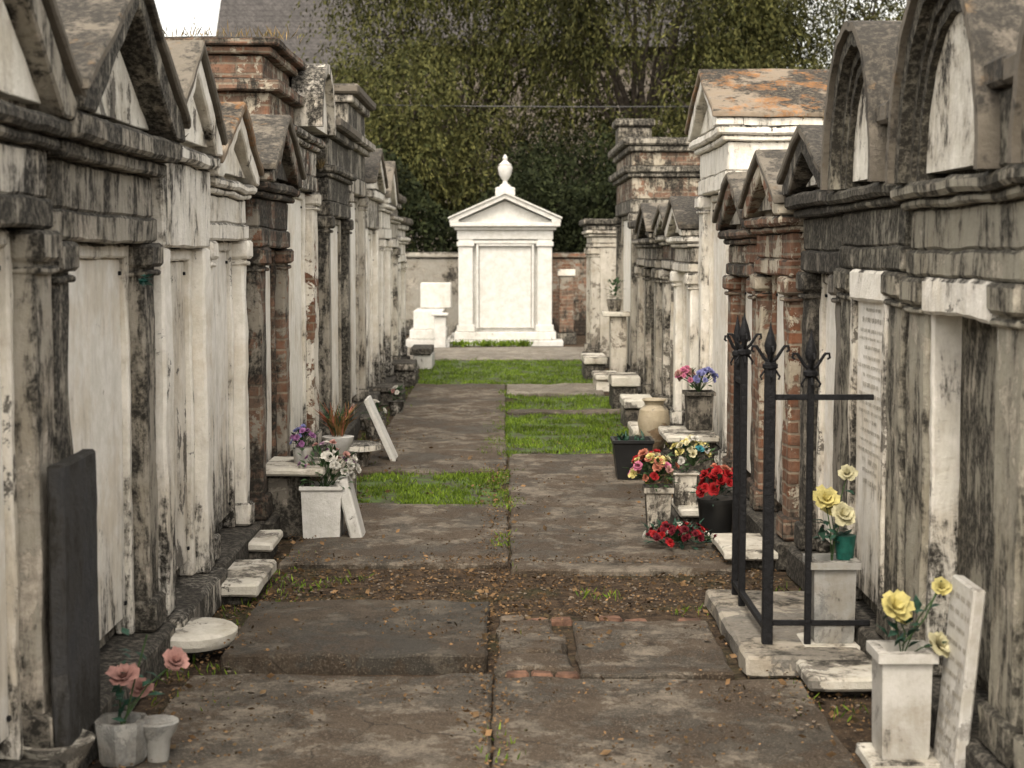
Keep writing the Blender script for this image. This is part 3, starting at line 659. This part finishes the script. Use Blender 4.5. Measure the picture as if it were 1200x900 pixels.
for i in range(14): b.leaf((-1.37+U(-.0,.02),6.35+U(-.03,.03),1.58+U(-.015,.015)),(U(.2,1),U(-1,1),U(-.6,.6)),U(.03,.06),.03,'teal')
b.make('ribbon_bow',None,(-1.37,6.35,1.58))

def yellow_vase(x,y,z,h,w,k,roses):
    b=B(); 
    b.box(x-w*.72,x+w*.72,y-w*.72,y+w*.72,z,z+.04,'ledge',.006,.1,.003)
    sqvase(b,x,y,z+.041,h,w*.86,w,k)
    for (dx,dy,dz,s) in roses: stemrose(b,(x,y,z+h),(x+dx,y+dy,z+h+dz),random.choice(['f_yellow','f_yellow','f_cream']),s,(dx+U(-.4,.4),-.6,.5))
    for i in range(8): b.leaf((x+U(-.06,.06),y+U(-.05,.05),z+h+U(.03,.15)),(U(-1,1),U(-1,1),U(0,1)),.07,.035,'leafd')
    return b
b=yellow_vase(1.30,5.5,.0,.355,.17,'marble_vase',[(-.03,0,.17,.06),(-.01,.03,.14,.045),(.10,-.06,.06,.05),(.12,-.02,.24,.035)]); b.tube([(1.30,5.5,.4),(1.36,5.45,.5),(1.42,5.48,.62)],.003,'stem',5); b.make('marble_flower_vase',None,(1.30,5.5,0))
b=yellow_vase(1.345,6.95,.045,.34,.18,'marble_grey',[(-.03,0,.28,.055),(.035,-.03,.22,.06),(-.0,.03,.24,.04),(.07,.05,.38,.04)])
b.lathe([(.035,0),(.045,.1),(.04,.1)],(1.40,6.95,.42),'teal',12); b.make('marble_flower_vase',None,(1.345,6.95,0))
b=B(); b.box(1.14,1.46,6.3,6.6,.032,.085,'ledge',.012,.1,.004); b.lathe([(.09,0),(.12,.03)],(1.32,6.45,0),'grey_dark',14); b.make('stone_step',None,(1.3,6.45,0))
b=B(); T=Matrix.Translation((1.45,5.35,.36))@Matrix.Rotation(math.radians(5),4,'Y'); b.box(-.02,.02,-.13,.13,-.34,.28,'marble_vase',.006,0,0,T)
z=.22
for i in range(11):
    y=-.11
    while y<.11:
        if random.random()<.75: b.add([T@Vector((-.0215,y,z-i*.05)),T@Vector((-.0215,y+.009,z-i*.05)),T@Vector((-.0215,y+.009,z+.016-i*.05)),T@Vector((-.0215,y,z+.016-i*.05))],[(0,1,2,3)],'ink')
        y+=.016
b.make('leaning_marble_tablet',None,(1.45,5.35,0))
e=empty('iron_fence',(1.07,7.3,0)); b=B()
b.box(.95,1.44,6.62,7.98,0,.085,'curb',.012,.08,.010); b.make('curb',e)
def picket(b,x,y,top,w=.022,big=False):
    b.box(x-w/2,x+w/2,y-w/2,y+w/2,.08,top-.15,'iron',.003)
    s=1.3 if big else 1
    b.lathe([(.012,-.03),(.024*s,-.015),(.024*s,0),(.012,.012),(.010,.03),(.016*s,.05),(.020*s,.075),(.013*s,.11),(.006,.145),(.001,.17)],(x,y,top-.16),'iron',8)
    for ang in (0,math.pi/2,math.pi,3*math.pi/2):
        ca,sa=math.cos(ang),math.sin(ang)
        pr=[(.004,.012),(.020,.030),(.032,.055),(.044,.078),(.056,.078),(.058,.062),(.050,.055)]
        b.tube([(x+ca*r*s,y+sa*r*s,top-.165+h) for r,h in pr],.0085,'iron',6,.005)
        pr=[(.004,-.01),(.018,-.022),(.030,-.045),(.026,-.058)]
        b.tube([(x+ca*r*s,y+sa*r*s,top-.165+h) for r,h in pr],.006,'iron',6,.004)
b=B(); picket(b,1.07,6.87,1.39,.042,True); picket(b,1.235,6.87,1.36,.026,True); picket(b,1.07,7.62,1.40,.030,True); picket(b,1.07,7.85,1.38,.028)
b.box(1.058,1.082,6.9,7.9,.13,.155,'iron',.002)
b.box(1.07,1.49,6.862,6.878,1.085,1.108,'iron',.002); b.box(1.07,1.49,6.862,6.878,.16,.183,'iron',.002)
b.box(1.06,1.08,7.62,7.9,1.085,1.108,'iron',.002)
b.make('railing',e)
b=B(); b.lathe([(.065,0),(.06,.03),(.072,.26),(.085,.27),(.085,.30),(.07,.30)],(.88,9.75,.03),'grey_lite',square=True)
bouquet(b,(.85,9.75,.35),.14,.15,['f_coral','f_coral','f_pink','f_yellow','f_red','f_hot','f_cream'],44,.032,70); b.make('flower_vase',None,(.88,9.75,0))
b=B(); bouquet(b,(.97,9.42,.06),.2,.09,['f_dred','f_dred','f_dred','f_red','f_white'],70,.024,110,None,'leafd'); b.make('flower_bouquet',None,(.97,9.42,0))
b=B(); b.box(1.0,1.3,9.95,10.5,0,.12,'grey_dark',.015,.12,.008); b.box(1.02,1.32,9.9,10.4,.122,.17,'ledge',.01,.12,.005); b.lathe([(.06,0),(.065,.18),(.08,.19),(.08,.2),(.06,.2)],(1.07,10.1,.17),'white_old',square=True)
bouquet(b,(1.12,10.1,.4),.12,.14,['f_cream','f_yellow','f_yellow','f_teal','f_cream','f_white'],36,.030,60); b.make('flower_vase',None,(1.1,10.1,0))
b=B(); b.lathe([(.075,0),(.085,.03),(.105,.22),(.112,.23),(.112,.25),(.1,.25)],(1.2,9.62,.03),'blackpot',18)
bouquet(b,(1.2,9.62,.29),.12,.14,['f_red','f_red','f_red','f_coral'],34,.036,50,None,'leafd'); b.make('red_flower_pot',None,(1.2,9.62,0))
b=B(); b.box(1.18,1.48,8.9,9.6,.0,.06,'grey_dark',.01,.12,.006); b.box(1.15,1.48,8.85,9.45,.062,.11,'ledge',.01,.12,.005); b.make('stone_step',None,(1.3,9.2,0))
b=B(); b.lathe([(.11,0),(.14,.26),(.15,.27),(.15,.29),(.13,.29),(.12,.2)],(.92,12.3,.03),'blackpot',square=True); 
for i in range(26): b.leaf((.92+U(-.1,.1),12.3+U(-.08,.08),.28),(U(-.6,.6),U(-.6,.6),1),U(.05,.12),.02,'leafd')
b.make('black_planter',None,(.92,12.3,0))
b=B(); b.box(1.0,1.3,12.75,13.05,0,.16,'grey_dark',.012,.12,.006); b.lathe([(.06,0),(.075,.02),(.11,.13),(.125,.22),(.11,.31),(.07,.35),(.075,.37),(.095,.385),(.09,.395),(.06,.385)],(1.13,12.9,.162),'ceramic',24); b.make('ceramic_urn',None,(1.13,12.9,0))
b=B(); b.box(1.14,1.52,12.0,12.7,.322,.37,'ledge',.01,.12,.005); b.box(1.22,1.5,12.1,12.6,0,.32,'grey_lite',.015,.12,.008); b.make('stone_shelf',None,(1.3,12.3,0))
b=B(); sqvase(b,1.42,12.45,.372,.28,.17,.2,'grey_dark'); bouquet(b,(1.32,12.45,.71),.07,.10,['f_hot','f_hot','f_pink'],26,.028,8,(1.42,12.45,.64)); bouquet(b,(1.46,12.45,.70),.08,.10,['f_lilac'],26,.028,8,(1.42,12.45,.64)); b.make('flower_vase',None,(1.4,12.45,.37))
b=B(); b.box(1.3,1.5,21.0,21.3,0,.85,'grey_lite',.01,.2,.006); b.box(1.2,1.55,20.95,21.35,.852,.91,'ledge',.01); b.lathe([(.07,0),(.1,.14),(.09,.15)],(1.35,21.1,.912),'grey',14); bouquet(b,(1.35,21.1,1.08),.09,.25,[],0,.03,60) ; b.make('potted_plant',None,(1.35,21.1,0))
P=[];D=[]
for cx,s in ((-.75,.25),(-.35,.18),(0,.2),(.3,.12)):
    for _ in range(200): P.append((cx+random.gauss(0,s*.5),29.15+U(-.1,.1),U(.0,.05))); D.append((random.gauss(0,.5),random.gauss(0,.5),1))
leafmesh('low_shrub',P,D,rng.uniform(.04,.12,len(P)),.025,'grass')
P=[];D=[]
for (x,y,z,n,r) in ((-1.55,11.2,3.03,60,.2),(-1.9,11.0,3.03,70,.4),(-2.3,11.6,3.03,80,.4),(-1.5,9.55,2.03,60,.05),(-1.5,5.34,2.1,60,.05),(-1.4,7.0,2.12,40,.05),(1.6,8.8,1.9,50,.06),(2.2,11.8,2.55,60,.3),(-1.45,13.3,2.3,60,.07)):
    for _ in range(n): P.append((x+random.gauss(0,r*.5),y+random.gauss(0,.08),z)); D.append((random.gauss(0,.5),random.gauss(0,.5),1))
leafmesh('rooftop_weeds',P,D,rng.uniform(.03,.12,len(P)),.008,'foliage3')

# ------------------------------------------------------------------ house(s)
def house(name,x0,x1,y0,y1,ze,zr,wall,roof,wins):
    e=empty(name,((x0+x1)/2,(y0+y1)/2,0)); b=B(); b.box(x0,x1,y0,y1,0,ze,wall,0); b.make('walls',e)
    b=B(); ym=(y0+y1)/2
    V=[(x0-.3,y0-.4,ze-.1),(x1+.3,y0-.4,ze-.1),(x1+.3,ym,zr),(x0-.3,ym,zr),(x0-.3,y1+.4,ze-.1),(x1+.3,y1+.4,ze-.1)]
    b.add(V,[(0,1,2,3),(3,2,5,4),(0,3,4),(1,5,2)],roof); b.make('roof',e)
    b=B()
    for (wx,wz,ww,wh) in wins:
        b.box(wx-ww/2-.1,wx+ww/2+.1,y0-.06,y0-.003,wz-.1,wz+wh+.1,'house_trim',.01); b.box(wx-ww/2,wx+ww/2,y0-.075,y0-.062,wz,wz+wh,'glass',0)
        b.box(wx-.03,wx+.03,y0-.09,y0-.077,wz,wz+wh,'house_trim',0); b.box(wx-ww/2,wx+ww/2,y0-.094,y0-.091,wz+wh/2-.03,wz+wh/2+.03,'house_trim',0)
    b.make('windows',e)
house('shingle_house',-2.4,7.2,47,55,7.2,10.5,'shingle_wall','slate',[(5.0,4.8,.8,1.2),(5.0,1.2,.9,1.6)])
house('slate_roof_house',-9.0,-3.0,55,63,7.4,12.5,'shingle_wall','slate',[(-7.5,4,1,1.5),(-5,4,1,1.5)])

# ------------------------------------------------------------------ trees
def tree(name,x,y,h,rad,zc,rz,strands,leaves,k='foliage',L=.13,W=.05,droop=.9,trunk=.3,gap=True):
    e=empty(name,(x,y,0)); b=B()
    b.tube([(x,y,0),(x+U(-.2,.2),y,zc*.35),(x+U(-.3,.3),y,zc*.7)],trunk,'bark',10,trunk*.6)
    for i in range(14):
        a=i*2.4+U(-.3,.3); q=U(.4,.95); t=Vector((x+math.cos(a)*rad*q,y+math.sin(a)*rad*.8*q,zc+U(-.3,.85)*rz*(1-q*.4)))
        s=Vector((x,y,zc*U(.35,.7))); m=(s+t)/2+Vector((0,0,U(.1,.6)))
        b.tube([s,s.lerp(m,.5)+Vector((U(-.2,.2),U(-.2,.2),.1)),m,t],trunk*.3,'bark',6,.02)
        for j in range(4):
            p=m.lerp(t,U(0,1)); q2=p+Vector((U(-1,1),U(-1,1),U(-.2,.9)))*.9; b.tube([p,(p+q2)/2+Vector((0,0,.1)),q2],.02,'bark',4,.006)
    b.make('trunk_and_limbs',e)
    P=[];D=[];nl=leaves
    ncl=90; cl=[]
    for i in range(ncl):
        v=rng.normal(size=3); v/=np.linalg.norm(v); q=U(.35,1.0)**.6
        if i%2: v[1]=-abs(v[1])
        cl.append(np.array([x+v[0]*rad*q,y+v[1]*rad*.85*q,zc+v[2]*rz*q]))
    for s in range(strands):
        c=cl[rng.integers(ncl)]; p=c+rng.normal(0,.42,3)*np.array([1,1,.8])*rad/4
        if gap and -2.0<p[0]<3.0 and 4.3<p[2]<6.2 and random.random()<.50: continue
        d=rng.normal(size=3)*.5; d[2]=U(-.2,.6); 
        for i in range(nl):
            P.append(p.copy()+rng.normal(0,.03,3)); D.append(d+rng.normal(0,.45,3))
            p=p+d/np.linalg.norm(d)*.075; d[2]-=droop*.16
    P=np.array(P); m=P[:,2]>.8; P=P[m]; D=np.array(D)[m]
    leafmesh('crown',P,D,rng.uniform(L*.6,L*1.2,len(P)),rng.uniform(W*.6,W*1.2,len(P)),k,e)
tree('oak_tree',-1.0,42,9,3.4,6.6,3.9,3400,18)
tree('oak_tree',3.2,40,9,3.6,7.0,4.0,3600,18)
tree('oak_tree',8.0,42,9,3.8,6.2,4.2,3200,18)
tree('oak_tree',-2.6,38.5,6,2.3,3.9,2.4,1700,16,gap=False)
tree('oak_tree',5.6,38.0,6,2.6,4.0,2.2,1500,16,gap=False)
tree('oak_tree',1.6,38.2,6,2.2,2.9,1.6,1100,16,'foliage2',gap=False)
tree('oak_tree',12.5,44,9,3.5,6,4,1500,16)
tree('crepe_myrtle_tree',-5.6,27,6,1.3,4.2,.8,120,8,'foliage3',.08,.03,.5,.06,False)
tree('crepe_myrtle_tree',-7.4,30,6,1.4,4.9,.9,150,8,'foliage3',.08,.03,.5,.06,False)
n=60000; P=np.stack([rng.uniform(-12,14,n),rng.uniform(34.2,36,n),rng.uniform(.2,1,n)**.6*3.1],1)
P[:,2]*=1+.25*np.sin(P[:,0]*1.7)*np.cos(P[:,0]*.6+1)
leafmesh('hedge',P,rng.normal(size=(n,3)),rng.uniform(.08,.16,n),.06,'foliage2')
b=B(); pts=[(x,37.5,4.75+.0016*(x-2)**2) for x in np.linspace(-25,30,30)]; b.tube(pts,.012,'blackpot',5); b.make('power_line')

# ------------------------------------------------------------------ light, sky, camera
w=bpy.data.worlds.new('World'); scene.world=w; w.use_nodes=True; nt=w.node_tree; nt.nodes.clear()
el,az=math.radians(55),math.radians(190)
sky=nd(nt,'ShaderNodeTexSky',{'sky_type':'NISHITA','sun_disc':False,'sun_elevation':el,'sun_rotation':az,'dust_density':4.0})
hs=nd(nt,'ShaderNodeHueSaturation',None,{'Saturation':.25,'Value':2.75,'Color':sky.outputs[0]})
mx=mixc(nt,1.0,hs.outputs[0],(1.07,1.0,.90),'MULTIPLY')
bg=nd(nt,'ShaderNodeBackground',None,{'Color':mx,'Strength':.15})
nt.links.new(bg.outputs[0],nd(nt,'ShaderNodeOutputWorld').inputs[0])
sl=bpy.data.lights.new('sun','SUN'); sl.energy=1.2; sl.angle=math.radians(14); sl.color=(1,.93,.82)
so=bpy.data.objects.new('sun',sl); scene.collection.objects.link(so)
d=Vector((math.sin(az)*math.cos(el),math.cos(az)*math.cos(el),math.sin(el)))
so.rotation_euler=d.to_track_quat('Z','Y').to_euler(); so.location=(0,0,20)
cam=bpy.data.cameras.new('camera'); co=bpy.data.objects.new('camera',cam); scene.collection.objects.link(co)
co.location=(0,0,1.7); co.rotation_euler=(math.radians(90-4.574),0,math.radians(-.229))
cam.lens=60; cam.sensor_width=36; cam.clip_end=1000; cam.clip_start=.1
cam.dof.use_dof=True; cam.dof.focus_distance=9.5; cam.dof.aperture_fstop=4.5
scene.camera=co
scene.view_settings.view_transform='Standard'; scene.view_settings.look='None'; scene.view_settings.exposure=0
